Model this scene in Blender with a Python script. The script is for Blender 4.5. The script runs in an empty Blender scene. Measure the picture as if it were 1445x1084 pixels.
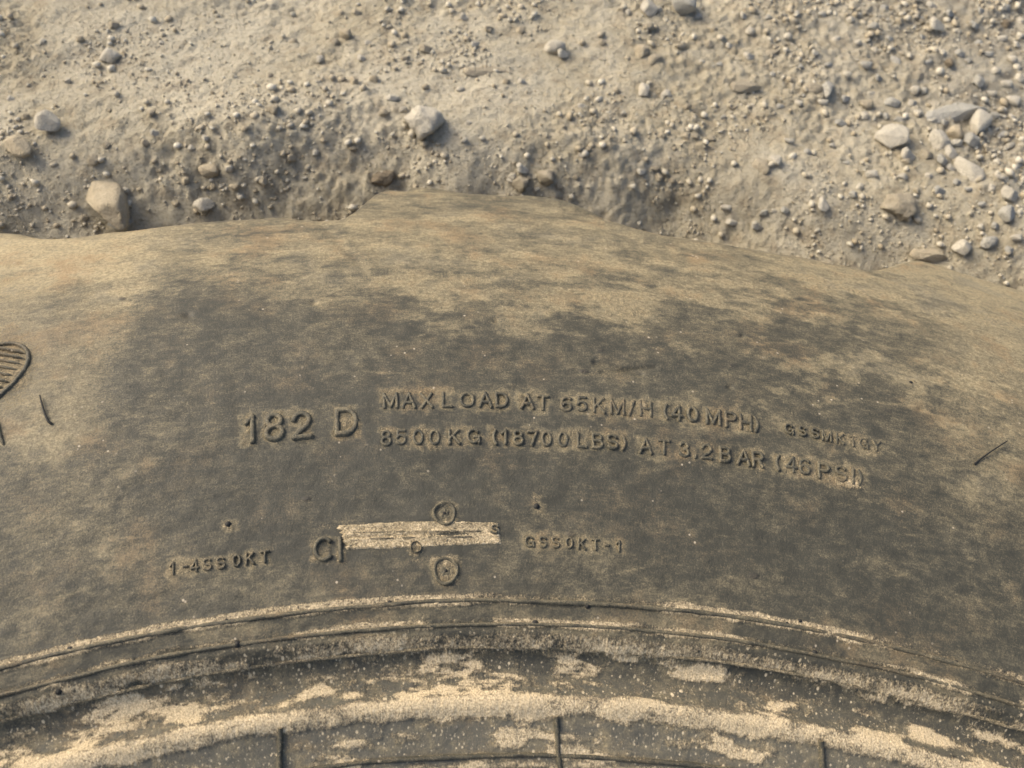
import bpy, bmesh, math, random
import numpy as np
from mathutils import Vector, Matrix

random.seed(7)
rng = np.random.default_rng(11)
scene = bpy.context.scene
C = scene.collection

# ------------------------------------------------------------------ camera
S = 0.296e-3                      # metres on the sidewall per photo pixel at the picture centre
D = 1300.0                        # focal distance in photo pixels
PW, PH = 1445.0, 1084.0
_n = np.array([math.sin(-9.14376784e-02), math.sin(-5.58178997e-01), 0.0])
_n[2] = math.sqrt(1 - _n[0]**2 - _n[1]**2)
_u = np.cross([0, 1, 0], _n); _u /= np.linalg.norm(_u)
_v = np.cross(_n, _u)
MT = np.array([_u, _v, -_n])      # camera (right, up, forward) -> world
FW = MT @ np.array([0, 0, 1.0])
LOC = -D * S * FW
CX, CY = -89.866 * S, -2384.364 * S    # tyre axis

cam_data = bpy.data.cameras.new('camera')
cam = bpy.data.objects.new('camera', cam_data); C.objects.link(cam)
right, up = MT @ np.array([1, 0, 0.]), MT @ np.array([0, 1, 0.])
M4 = Matrix.Identity(4)
for i in range(3):
    M4[i][0] = right[i]; M4[i][1] = up[i]; M4[i][2] = -FW[i]; M4[i][3] = LOC[i]
cam.matrix_world = M4
cam_data.sensor_width = 36
cam_data.lens = 36 * D / PW
cam_data.clip_start = 0.01
cam_data.clip_end = 200
cam_data.dof.use_dof = True
cam_data.dof.focus_distance = 0.385
cam_data.dof.aperture_fstop = 14
scene.camera = cam

# ------------------------------------------------------------------ light
SUN_EL, SUN_AZ = math.radians(38), math.radians(152)   # azimuth: angle of the sun from +X, counterclockwise
w = bpy.data.worlds.new('World'); scene.world = w
w.use_nodes = True
nt = w.node_tree
sky = nt.nodes.new('ShaderNodeTexSky')
sky.sky_type = 'NISHITA'; sky.sun_disc = False
sky.sun_elevation = SUN_EL
sky.sun_rotation = math.pi / 2 - SUN_AZ
sky.air_density = 0.7; sky.dust_density = 4.0; sky.ozone_density = 0.6
bg = nt.nodes['Background']
nt.links.new(sky.outputs[0], bg.inputs[0])
bg.inputs[1].default_value = 0.14
sd = bpy.data.lights.new('sun', 'SUN')
sd.energy = 1.5; sd.angle = math.radians(36); sd.color = (1.0, 0.91, 0.73)
sun = bpy.data.objects.new('sun', sd); C.objects.link(sun)
sdir = Vector((math.cos(SUN_EL) * math.cos(SUN_AZ), math.cos(SUN_EL) * math.sin(SUN_AZ), math.sin(SUN_EL)))
sun.rotation_euler = sdir.to_track_quat('Z', 'Y').to_euler()
sun.location = sdir * 5
scene.view_settings.view_transform = 'Standard'
scene.view_settings.look = 'None'
scene.view_settings.exposure = 0.98
scene.view_settings.gamma = 1.0

# ------------------------------------------------------------------ helpers
PERM = np.random.default_rng(3).permutation(4096)
HV = np.random.default_rng(4).random(4096)
def vnoise(x, y, seed=0):
    x = np.asarray(x, float); y = np.asarray(y, float)
    xi = np.floor(x).astype(np.int64); yi = np.floor(y).astype(np.int64)
    fx = x - xi; fy = y - yi
    fx = fx*fx*fx*(fx*(fx*6-15)+10); fy = fy*fy*fy*(fy*(fy*6-15)+10)
    def h(a, b): return HV[PERM[(PERM[(a + seed*131) & 4095] + b) & 4095]]
    a = h(xi, yi); b = h(xi+1, yi); c = h(xi, yi+1); d = h(xi+1, yi+1)
    return (a*(1-fx)+b*fx)*(1-fy) + (c*(1-fx)+d*fx)*fy
def fbm(x, y, seed=0, octs=4, gain=.5):
    s = 0; amp = 1; tot = 0
    for o in range(octs):
        s = s + amp * vnoise(x * 2**o + 17.3*o, y * 2**o + 9.1*o, seed + o); tot += amp; amp *= gain
    return s / tot
def sstep(a, b, x):
    t = np.clip((x - a) / (b - a), 0, 1); return t*t*(3-2*t)

def ray(px, py):
    px = np.asarray(px, float); py = np.asarray(py, float)
    d = np.stack([px - PW/2, PH/2 - py, np.full(px.shape, D)], -1)
    return d @ MT.T
def at(px, py, z):
    d = ray(px, py); t = (z - LOC[2]) / d[..., 2]
    return LOC + d * t[..., None]
def proj(P):
    q = (P - LOC) @ MT
    return PW/2 + D*q[..., 0]/q[..., 2], PH/2 - D*q[..., 1]/q[..., 2]

# tyre section: height of the upper sidewall over its radius (metres)
RK = np.array([520, 535, 545, 551, 556, 559, 561, 570, 576, 579, 582, 586, 591, 596, 600, 603, 608, 613, 640, 680, 710, 740, 770, 800, 833, 870, 900]) * 1e-3
ZK = np.array([-90, -70, -50, -36, -27, -22.6, -21.4, -18, -15.4, -13.0, -12.4, -14.8, -15.2, -13.2, -8.0, -5.0, -4.2, -3.2, -1.2, 0, -1, -5, -13, -25, -41, -62, -82]) * 1e-3
def zprof(r): return np.interp(r, RK, ZK)
_rr = np.linspace(.52, .9, 1900); _zz = zprof(_rr)
_k = np.hanning(17); _k /= _k.sum(); _k2 = np.hanning(161); _k2 /= _k2.sum()
_za = np.convolve(np.pad(_zz, 8, 'edge'), _k, 'valid'); _zb = np.convolve(np.pad(_zz, 80, 'edge'), _k2, 'valid')
_w = sstep(.612, .632, _rr); _zs = _za*(1-_w) + _zb*_w
def zprof(r): return np.interp(r, _rr, _zs)
def surf_pt(r, th): return np.stack([CX + r*np.sin(th), CY + r*np.cos(th), zprof(r)], -1)
def on_tyre(px, py):
    """radius and angle of the sidewall point seen at a photo position"""
    z = np.zeros(np.shape(px))
    for _ in range(12):
        p = at(px, py, z)
        r = np.hypot(p[..., 0]-CX, p[..., 1]-CY); z = .5*z + .5*zprof(r)
    return r, np.arctan2(p[..., 0]-CX, p[..., 1]-CY)
def surf_n(r, th):
    e = 1e-3; s = (zprof(r+e) - zprof(r-e)) / (2*e)
    nn = np.stack([-s*np.sin(th), -s*np.cos(th), np.ones(np.shape(r))], -1)
    return nn / np.linalg.norm(nn, axis=-1, keepdims=True)

def make_mesh(name, V, F, mat=None, smooth=True):
    """F: (n,4) or (n,3) integer array"""
    me = bpy.data.meshes.new(name)
    V = np.asarray(V, np.float32); F = np.asarray(F, np.int32); k = F.shape[1]
    me.vertices.add(len(V)); me.vertices.foreach_set('co', V.ravel())
    me.loops.add(F.size); me.loops.foreach_set('vertex_index', F.ravel())
    me.polygons.add(len(F)); me.polygons.foreach_set('loop_start', np.arange(0, F.size, k, dtype=np.int32))
    me.polygons.foreach_set('use_smooth', np.full(len(F), smooth))
    me.update(calc_edges=True)
    if mat: me.materials.append(mat)
    return me
def link(name, me, parent=None, label=None, cat=None, group=None, kind=None):
    o = bpy.data.objects.new(name, me); C.objects.link(o)
    if parent: o.parent = parent
    if label: o['label'] = label
    if cat: o['category'] = cat
    if group: o['group'] = group
    if kind: o['kind'] = kind
    return o
def fattr(me, name, val, typ='FLOAT'):
    a = me.attributes.new(name, typ, 'POINT')
    a.data.foreach_set('value' if typ == 'FLOAT' else 'vector', np.asarray(val, np.float32).ravel())

# ------------------------------------------------------------------ materials
class NT:
    def __init__(s, name):
        s.m = bpy.data.materials.new(name); s.m.use_nodes = True
        s.t = s.m.node_tree; s.b = s.t.nodes['Principled BSDF']
    def n(s, typ, **kw):
        x = s.t.nodes.new(typ)
        for k, v in kw.items(): setattr(x, k, v)
        return x
    def l(s, a, b): s.t.links.new(a, b)
    def put(s, sock, v):
        if hasattr(v, 'is_output') or hasattr(v, 'links'): s.l(v, sock)
        else: sock.default_value = v
    def attr(s, name, out='Fac'):
        return s.n('ShaderNodeAttribute', attribute_name=name).outputs[out]
    def math(s, op, a, b=0.0, c=None, clamp=False):
        x = s.n('ShaderNodeMath', operation=op, use_clamp=clamp)
        s.put(x.inputs[0], a); s.put(x.inputs[1], b)
        if c is not None: s.put(x.inputs[2], c)
        return x.outputs[0]
    def scale(s, vec, sc):
        x = s.n('ShaderNodeMapping'); s.l(vec, x.inputs['Vector']); x.inputs['Scale'].default_value = sc
        return x.outputs[0]
    def noise(s, vec, scale, detail=4, rough=.55, dist=0.0):
        x = s.n('ShaderNodeTexNoise'); s.l(vec, x.inputs['Vector'])
        x.inputs['Scale'].default_value = scale; x.inputs['Detail'].default_value = detail
        x.inputs['Roughness'].default_value = rough; x.inputs['Distortion'].default_value = dist
        return x.outputs['Fac']
    def ramp(s, f, lo, hi, a=0.0, b=1.0):
        x = s.n('ShaderNodeMapRange', interpolation_type='SMOOTHSTEP'); s.put(x.inputs[0], f)
        s.put(x.inputs[1], lo); s.put(x.inputs[2], hi); s.put(x.inputs[3], a); s.put(x.inputs[4], b)
        return x.outputs[0]
    def mix(s, f, a, b):
        x = s.n('ShaderNodeMix', data_type='RGBA'); s.put(x.inputs[0], f)
        for sk, v in ((x.inputs[6], a), (x.inputs[7], b)):
            if isinstance(v, tuple): sk.default_value = (*v, 1)
            else: s.l(v, sk)
        return x.outputs[2]
    def bump(s, h, dist, strength=1.0, normal=None):
        x = s.n('ShaderNodeBump'); s.l(h, x.inputs['Height'])
        x.inputs['Distance'].default_value = dist; x.inputs['Strength'].default_value = strength
        if normal: s.l(normal, x.inputs['Normal'])
        return x.outputs[0]

RUBBER = (.050, .050, .043)
FILM = (.285, .205, .122)
SAND = (.56, .44, .27)

def rubber_material(name, use_attr=True, film=.35, dust=0.0):
    s = NT(name)
    if use_attr:
        P = s.attr('polar', 'Vector'); fa = s.attr('film'); da = s.attr('dust')
    else:
        P = s.n('ShaderNodeNewGeometry').outputs['Position']; fa = film; da = dust
    st = s.scale(P, (.36, 1.0, 1.0))               # streaks run round the tyre
    n_st = s.noise(st, 420, 6, .68)
    n_gr = s.noise(P, 1500, 3, .75)
    n_bl = s.noise(P, 120, 8, .72, .15)
    n_md = s.noise(P, 620, 5, .7)
    # thin film of dried mud
    f = s.math('ADD', fa, s.math('MULTIPLY', s.math('SUBTRACT', n_bl, .5), 1.1))
    f = s.math('ADD', f, s.math('MULTIPLY', s.math('SUBTRACT', n_st, .5), 1.0))
    f = s.math('ADD', f, s.math('MULTIPLY', s.math('SUBTRACT', n_gr, .5), 1.45))
    film_m = s.ramp(f, -.05, 1.20)
    # caked sandy dust
    d = s.math('ADD', da, s.math('MULTIPLY', s.math('SUBTRACT', n_md, .5), 1.35))
    d = s.math('ADD', d, s.math('MULTIPLY', s.math('SUBTRACT', n_gr, .5), 1.1))
    d = s.math('ADD', d, s.math('MULTIPLY', s.math('SUBTRACT', n_bl, .5), 1.0))
    dust_m = s.ramp(d, .24, .92)
    rub = s.mix(n_bl, (.030, .029, .0205), (.058, .055, .039))
    if use_attr:
        sx = s.n('ShaderNodeSeparateXYZ'); s.l(P, sx.inputs[0])
        rub = s.mix(s.ramp(sx.outputs[1], .604, .572, 0.0, .75), rub, s.mix(n_gr, (.080, .076, .058), (.165, .150, .110)))
    rub0 = s.mix(n_bl, (.030, .029, .0205), (.058, .055, .039))
    fc = s.mix(s.ramp(n_md, .3, .7), (.185, .148, .080), (.40, .328, .188))
    n_lo = s.noise(P, 30, 6, .7)
    fc = s.mix(s.math('MULTIPLY', s.ramp(n_lo, .50, .66), .7), fc, s.mix(n_md, (.19, .125, .06), (.36, .25, .125)))
    fc = s.mix(s.math('MULTIPLY', s.ramp(n_lo, .48, .34), .6), fc, s.mix(n_md, (.15, .13, .085), (.27, .235, .155)))
    sc = s.mix(s.ramp(n_gr, .22, .78), (.26, .19, .105), (.82, .67, .42))
    if use_attr: sc = s.mix(s.ramp(sx.outputs[1], .64, .70, 0.0, .72), sc, s.mix(n_gr, (.24, .18, .10), (.44, .345, .20)))
    col = s.mix(film_m, rub, fc)
    # pale specks of grit
    vor = s.n('ShaderNodeTexVoronoi', feature='F1'); s.l(P, vor.inputs['Vector']); vor.inputs['Scale'].default_value = 210
    sp = s.math('MULTIPLY', s.ramp(vor.outputs['Distance'], .07, .13, 1.0, 0.0), s.ramp(s.noise(P, 60, 2), .54, .66))
    # small dark pits
    vp = s.n('ShaderNodeTexVoronoi', feature='F1'); s.l(s.scale(P, (.6, 1, 1)), vp.inputs['Vector']); vp.inputs['Scale'].default_value = 95
    pit = s.math('MULTIPLY', s.ramp(vp.outputs['Distance'], .06, .16, 1.0, 0.0), s.ramp(s.noise(P, 37, 2), .55, .68))
    col = s.mix(s.math('MULTIPLY', pit, .75), col, (.035, .03, .024))
    col = s.mix(dust_m, col, sc)
    col = s.mix(s.math('MULTIPLY', sp, .55), col, (.62, .52, .37))
    if use_attr:
        v2 = s.n('ShaderNodeTexVoronoi', feature='F1'); s.l(P, v2.inputs['Vector']); v2.inputs['Scale'].default_value = 620
        v3 = s.n('ShaderNodeTexVoronoi', feature='F1'); s.l(P, v3.inputs['Vector']); v3.inputs['Scale'].default_value = 300
        g2 = s.math('MULTIPLY', s.ramp(v2.outputs['Distance'], .20, .34, 1.0, 0.0), s.ramp(n_md, .47, .60))
        g3 = s.math('MULTIPLY', s.ramp(v3.outputs['Distance'], .14, .22, 1.0, 0.0), s.ramp(n_bl, .47, .58))
        low = s.ramp(sx.outputs[1], .600, .608, 1.0, 0.0)
        col = s.mix(s.math('MULTIPLY', s.math('MAXIMUM', g2, g3), s.math('MULTIPLY', low, .75)), col, (.70, .575, .37))
    s.l(col, s.b.inputs['Base Color'])
    s.l(s.math('ADD', .62, s.math('MULTIPLY', dust_m, .33)), s.b.inputs['Roughness'])
    s.b.inputs['Specular IOR Level'].default_value = .32
    h = s.math('ADD', s.math('MULTIPLY', n_gr, s.math('ADD', .45, s.math('MULTIPLY', dust_m, 1.1))), s.math('MULTIPLY', n_md, .8))
    h = s.math('ADD', h, s.math('MULTIPLY', dust_m, .9))
    h = s.math('SUBTRACT', h, s.math('MULTIPLY', pit, 1.2))
    s.l(s.bump(h, .00042, .9), s.b.inputs['Normal'])
    return s.m
M_TYRE = rubber_material('weathered_rubber')
M_LETTER = rubber_material('raised_rubber', False, .30, 0.0)
M_RIDGE = rubber_material('ridge_rubber', False, .34, .16)
M_EMB = rubber_material('emblem_rubber', False, .30, .10)
M_DUSTY = rubber_material('dusty_ridge_rubber', False, .6, .46)
M_RIB = rubber_material('rib_rubber', False, .22, .18)
M_PLATE = rubber_material('sandy_plate', False, .95, .74)
def plain(name, c, rough=.8):
    s = NT(name); P = s.n('ShaderNodeNewGeometry').outputs['Position']
    s.l(s.mix(s.noise(P, 1500, 3), tuple(x*.6 for x in c), c), s.b.inputs['Base Color'])
    s.b.inputs['Roughness'].default_value = rough; s.b.inputs['Specular IOR Level'].default_value = .25
    return s.m
M_HAIR = plain('black_rubber', (.030, .028, .023), .7)

def ground_material():
    s = NT('dry_dirt'); P = s.n('ShaderNodeNewGeometry').outputs['Position']
    grey = s.attr('grey')
    big = s.noise(P, 12, 4, .55, .4); mid = s.noise(P, 75, 5, .66); fine = s.noise(P, 480, 4, .75); gr = s.noise(P, 1100, 2, .7)
    c = s.mix(s.ramp(big, .34, .66), (.445, .387, .264), (.548, .490, .356))
    c = s.mix(s.math('MULTIPLY', s.ramp(mid, .46, .7), .65), c, (.50, .452, .335))
    c = s.mix(s.math('MULTIPLY', s.ramp(mid, .52, .30), .45), c, (.285, .220, .140))
    c = s.mix(s.math('MULTIPLY', grey, .85), c, s.mix(s.ramp(mid, .35, .65), (.25, .225, .172), (.405, .37, .29)))
    c = s.mix(s.math('MULTIPLY', s.ramp(fine, .50, .30), .6), c, (.17, .135, .085))
    c = s.mix(s.math('MULTIPLY', s.ramp(gr, .55, .8), .35), c, (.60, .55, .43))
    c = s.mix(s.math('MULTIPLY', s.ramp(fine, .56, .72), .45), c, (.54, .47, .36))
    s.l(c, s.b.inputs['Base Color']); s.b.inputs['Roughness'].default_value = .95
    s.b.inputs['Specular IOR Level'].default_value = .1
    h = s.math('ADD', fine, s.math('MULTIPLY', gr, .5))
    s.l(s.bump(h, .0026, 1.0), s.b.inputs['Normal'])
    return s.m
M_GROUND = ground_material()

def stone_material(name, lo, hi):
    s = NT(name); P = s.n('ShaderNodeTexCoord').outputs['Object']; W = s.n('ShaderNodeNewGeometry').outputs['Position']
    rnd = s.n('ShaderNodeObjectInfo').outputs['Random']
    k = s.noise(W, 160, 5, .65); g = s.noise(W, 900, 3, .7)
    c = s.mix(k, lo, hi)
    c = s.mix(s.math('MULTIPLY', rnd, .28), c, s.mix(k, tuple(x*.62 for x in lo), tuple(x*.8 for x in hi)))
    c = s.mix(s.math('MULTIPLY', s.ramp(g, .52, .34), .35), c, tuple(x*.5 for x in lo))
    s.l(c, s.b.inputs['Base Color']); s.b.inputs['Roughness'].default_value = .9; s.b.inputs['Specular IOR Level'].default_value = .15
    s.l(s.bump(s.math('ADD', k, g), .0022, 1.0), s.b.inputs['Normal'])
    return s.m
M_STONE = {'w': stone_material('chalky_stone', (.48, .43, .325), (.68, .625, .495)),
           't': stone_material('tan_stone', (.42, .345, .225), (.59, .51, .36)),
           'g': stone_material('grey_stone', (.35, .33, .27), (.53, .50, .415)),
           'd': stone_material('dark_clod', (.17, .135, .09), (.29, .24, .165)),
           'e': stone_material('dusty_stone', (.36, .305, .21), (.47, .41, .295))}

# ------------------------------------------------------------------ ground
GZ = -0.105
KG = 1.5
def grey_map(x, y):
    """how far the dirt turns to loose grey gravel, towards the far right"""
    x, y = x*KG, y*KG
    t = (x * .80 + y * .60) - .60 + (fbm(x*7, y*7, 40, 3) - .5) * .34
    return sstep(-.12, .30, t)
def ground_h(x, y):
    g = grey_map(x, y)
    d = np.hypot(x-CX, y-CY)
    wob = (fbm(x*14, y*14, 44, 3) - .5)
    dip = -.054 * (1 - sstep(.885, .985, d + wob*.028))      # hollow along the tyre, with a bank on its far side
    x, y = x*KG, y*KG
    rough = .30 + .70*sstep(.40, .66, fbm(x*8, y*8, 46, 3) + .22*g)
    h = (fbm(x*5, y*5, 20, 3) - .5) * .022
    ca, sa = math.cos(.62), math.sin(.62)
    a, b = x*ca + y*sa, -x*sa + y*ca
    h = h + (fbm(a*11, b*34, 24, 4, .55) - .5) * (.006 + .014*g)      # raking drag marks
    h = h + (np.abs(fbm(x*30, y*30, 28, 4, .6) - .5)) * -.011*rough
    h = h + np.maximum(fbm(x*95, y*95, 32, 3, .6) - .50, 0) * .010*rough
    h = h + (fbm(x*260, y*260, 36, 2, .6) - .5) * .0034*(.5+rough)
    return h / KG + dip
def build_ground():
    fx = np.arange(-.46, .74, .0016); fy = np.arange(.10, .76, .0016)
    def ext(f, lo, hi):
        a = f[0] - np.geomspace(.004, f[0]-lo, 34)[::-1]; b = f[-1] + np.geomspace(.004, hi-f[-1], 34)
        return np.concatenate([a, f, b])
    X, Y = np.meshgrid(ext(fx, -40, 40), ext(fy, -40, 40), indexing='ij')
    Z = GZ + ground_h(X, Y)
    ny = X.shape[1]; i = np.arange(X.size).reshape(X.shape)
    F = np.stack([i[:-1, :-1], i[1:, :-1], i[1:, 1:], i[:-1, 1:]], -1).reshape(-1, 4)
    me = make_mesh('ground', np.stack([X, Y, Z], -1).reshape(-1, 3), F, M_GROUND)
    fattr(me, 'grey', grey_map(X, Y).ravel())
    link('ground', me, kind='structure', label='dry tan dirt ground turning to grey gravel at the right')
build_ground()

# ------------------------------------------------------------------ stones
def rock_mesh(name, sub, seed, cuts=9, rough=.10, knob=0.0, lo=.48, hi=.84):
    r = random.Random(seed)
    bm = bmesh.new(); bmesh.ops.create_icosphere(bm, subdivisions=sub, radius=1)
    pl = []
    for _ in range(cuts):
        d = Vector((r.gauss(0, 1), r.gauss(0, 1), r.gauss(0, 1))).normalized(); pl.append((d, r.uniform(lo, hi)))
    co = np.array([v.co for v in bm.verts])
    nz = (fbm(co[:, 0]*1.7+seed*3.1, co[:, 1]*1.7+co[:, 2]*1.3, 50+seed, 3) - .5)
    nk = (fbm(co[:, 0]*5+seed*3.1+co[:, 2]*4, co[:, 1]*5-co[:, 2]*4, 70+seed, 2) - .5)
    for v, a, b in zip(bm.verts, nz, nk):
        p = v.co.copy()
        for d, o in pl:
            t = p.dot(d)
            if t > o: p -= d * (t-o) * .97
        v.co = p * (1 + rough*2*a + knob*2*b)
    me = bpy.data.meshes.new(name); bm.to_mesh(me); bm.free()
    for p in me.polygons: p.use_smooth = True
    m = np.empty(len(me.vertices)*3, np.float32); me.vertices.foreach_get('co', m); m = m.reshape(-1, 3)
    m -= (m.max(0)+m.min(0))/2; m /= (m.max(0)-m.min(0))/2; me.vertices.foreach_set('co', m.ravel()); me.update()
    return me
_rocks = {}
def rock(shape, tone):
    k = (shape, tone)
    if k not in _rocks:
        sub = 4 if shape in ('big', 'knob', 'slab') else 3
        seed = {'big': 1, 'knob': 2, 'slab': 3, 'c': 4}.get(shape, None)
        if seed is None: seed = 10 + shape
        if shape == 'knob': me = rock_mesh('stone', 4, 2, 5, .14, .16)
        elif shape == 'slab': me = rock_mesh('stone', 4, 3, 12, .06, .03)
        elif shape == 'big': me = rock_mesh('stone', 4, 6, 16, .07, .04, .66, .9)
        else: me = rock_mesh('stone', 3, seed, 8 + shape % 4, .08, .03)
        me.materials.append(M_STONE[tone]); _rocks[k] = me
    return _rocks[k]

def put_stone(px, py, wpx, hpx, ang=0, tone='w', shape=0, name='stone', label=None, group=None, cat='stone', sink=.30, tall=.75):
    """stone seen at a photo place with a photo size; ang in degrees, clockwise in the picture"""
    q = at(px, py, GZ)
    zc = GZ
    for _ in range(10):
        zc = .5*zc + .5*(GZ + float(ground_h(q[0], q[1]))); q = at(px, py, zc)
    dist = float(np.linalg.norm(q - LOC)); m = dist / D * 1.02
    lx, ly = wpx*m/2, hpx*m/2
    ly *= 1.12
    hz = min(lx, ly) * tall
    q = at(px, py, q[2] + hz*(1-sink)*.6)
    o = link(name, rock(shape, tone), None, label, cat, group)
    o.location = (q[0], q[1], GZ + float(ground_h(q[0], q[1])) + hz*(1-2*sink))
    o.rotation_euler = (random.uniform(-.15, .15), random.uniform(-.15, .15), -math.radians(ang) + random.uniform(-.05, .05))
    o.scale = (lx, ly, hz)
    return o

# stones that can be told apart one by one
NAMED = [
 (152, 279, 104, 42, 56, 't', 'big', 'big oblong tan stone lying by the tyre edge at the left', .18, .8),
 (168, 314, 32, 18, 5, 'g', 1, 'grey stone half under the tyre edge below the big oblong tan stone', .35, .8),
 (598, 169, 54, 46, 10, 'w', 'knob', 'big knobbly whitish clod above the middle tread lug', .22, .8),
 (70, 174, 28, 25, 0, 'w', 2, 'angular white stone on the tan dirt at the left', .15, .9),
 (155, 81, 24, 16, 12, 'w', 3, 'small white stone alone at the upper left of the dirt', .18, .9),
 (25, 206, 40, 20, 40, 't', 4, 'narrow tan stone lying slantwise at the left edge', .2, .8),
 (286, 290, 28, 20, 5, 'w', 5, 'pale stone near the tyre edge right of the big oblong tan stone', .25, .8),
 (295, 238, 24, 22, -30, 't', 6, 'cream stone up and left of the middle tread lug', .3, .7),
 (384, 153, 17, 16, 0, 'e', 1, 'small dusty stone midway between the knobbly clod and the white stones', .3, .7),
 (782, 66, 28, 18, -5, 'w', 7, 'smooth white pebble near the top centre of the dirt', .2, .9),
 (794, 77, 15, 12, -10, 'w', 2, 'tiny white pebble touching the smooth white pebble', .2, .9),
 (909, 127, 17, 19, 0, 'w', 3, 'round white pebble standing alone right of the knobbly clod', .2, .9),
 (941, 133, 18, 12, -30, 'w', 5, 'slanted white chip beside the round white pebble', .3, .8),
 (966, 10, 30, 26, -20, 'g', 6, 'blocky grey stone at the very top of the dirt', .2, .8),
 (916, 13, 22, 20, 0, 'w', 4, 'white stone cut by the top edge left of the blocky grey stone', .3, .7),
 (1051, 120, 40, 20, -12, 'e', 'slab', 'flat dusty stone sunk in the dirt up from the right tread gap', .6, .5),
 (1146, 121, 26, 20, 5, 'e', 7, 'round dusty stone sunk in dirt left of the upright white chip', .5, .6),
 (1166, 123, 16, 32, 20, 'g', 1, 'upright narrow pale chip in the gravel', .25, .9),
 (1261, 192, 46, 34, -8, 'w', 'big', 'large pale rounded stone in the gravel at the right', .3, .75),
 (1282, 217, 20, 16, 0, 'w', 2, 'pebble just below the large pale rounded stone', .25, .9),
 (1327, 196, 24, 26, -20, 'w', 3, 'squarish pale stone in the stone cluster at the right', .25, .8),
 (1350, 187, 21, 18, 0, 't', 5, 'tan pebble in the middle of the stone cluster at the right', .25, .8),
 (1380, 176, 22, 36, 38, 'w', 6, 'long white stone leaning up the right of the stone cluster', .2, .9),
 (1371, 199, 18, 16, 0, 'g', 4, 'grey cube like pebble below the long white leaning stone', .2, .9),
 (1369, 239, 24, 44, -20, 'w', 7, 'upright oblong pale stone below the stone cluster', .2, .8),
 (1347, 154, 84, 26, -18, 'g', 'slab', 'long flat grey rock sunk slantwise in the gravel at the right', .62, .5),
 (1271, 284, 48, 42, -12, 'e', 'knob', 'broad dusty clod half buried below the large pale rounded stone', .55, .6),
 (1163, 287, 15, 24, 15, 'w', 2, 'narrow white pebble between the tread gap and the gravel', .3, .9),
 (1072, 230, 24, 32, -10, 'e', 1, 'dusty upright stone half buried above the tread gap', .6, .6),
 (1094, 228, 17, 15, 0, 'w', 6, 'small pebble right of the dusty half buried upright stone', .35, .8),
 (1425, 274, 22, 19, -25, 'w', 4, 'pale stone at the right edge of the gravel', .25, .9),
 (1421, 303, 20, 22, 15, 'g', 5, 'grey stone under the pale stone at the right edge', .25, .9),
 (1360, 348, 22, 18, 30, 'w', 3, 'pale stone just above the right tread lug', .25, .9),
 (1396, 340, 20, 16, -35, 'g', 7, 'greyish stone above the right tread lug beside the pale stone', .3, .8),
 (1310, 357, 46, 18, 0, 't', 'slab', 'flat tan stone against the edge of the right tread lug', .4, .7),
 (1320, 37, 18, 18, 0, 'w', 2, 'round white pebble near the top right of the gravel', .2, .9),
 (1299, 103, 26, 13, -35, 'e', 4, 'slanted dusty chip between the flat grey rock and the top', .45, .7),
 (1420, 34, 12, 9, -40, 'd', 3, 'dark reddish stone chip in the upper right gravel', .2, .8),
 (1085, 76, 34, 12, -35, 'e', 'slab', 'thin slanted dusty stone sunk in the upper dirt', .6, .6),
 (688, 98, 66, 16, -14, 'e', 'slab', 'long flat dusty stone sunk up from the middle tread lug', .68, .5),
 (1340, 90, 12, 11, 0, 'd', 5, 'dark small pebble above the long flat grey rock', .25, .8),
]
for px, py, a, b, ang, tone, shp, lab, sink, tall in NAMED:
    put_stone(px, py, a, b, ang, tone, shp, 'clod' if 'clod' in lab or 'hump' in lab else ('pebble' if max(a, b) < 22 else 'stone'), lab, None,
              'clod' if 'clod' in lab or 'hump' in lab else ('pebble' if max(a, b) < 22 else 'stone'), sink, tall)
put_stone(541, 249, 38, 20, -15, 'd', 'knob', 'clod', 'dark brown crumbly clod against the left end of the middle tread lug', None, 'clod', .35, .9)
# cluster above the middle lug
for (px, py, a, b, lab) in [(737, 237, 17, 16, 'upper round pebble of the cluster above the middle tread lug'),
        (733, 257, 24, 22, 'largest round pebble of the cluster above the middle tread lug'),
        (771, 250, 22, 22, 'right hand pebble of the cluster above the middle tread lug'),
        (722, 249, 11, 11, 'smallest left hand pebble of the cluster above the middle tread lug')]:
    put_stone(px, py, a, b, random.uniform(-30, 30), 'w' if a < 20 else 'e', random.randrange(8), 'pebble', lab, None, 'pebble', .2, .95)
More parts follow.
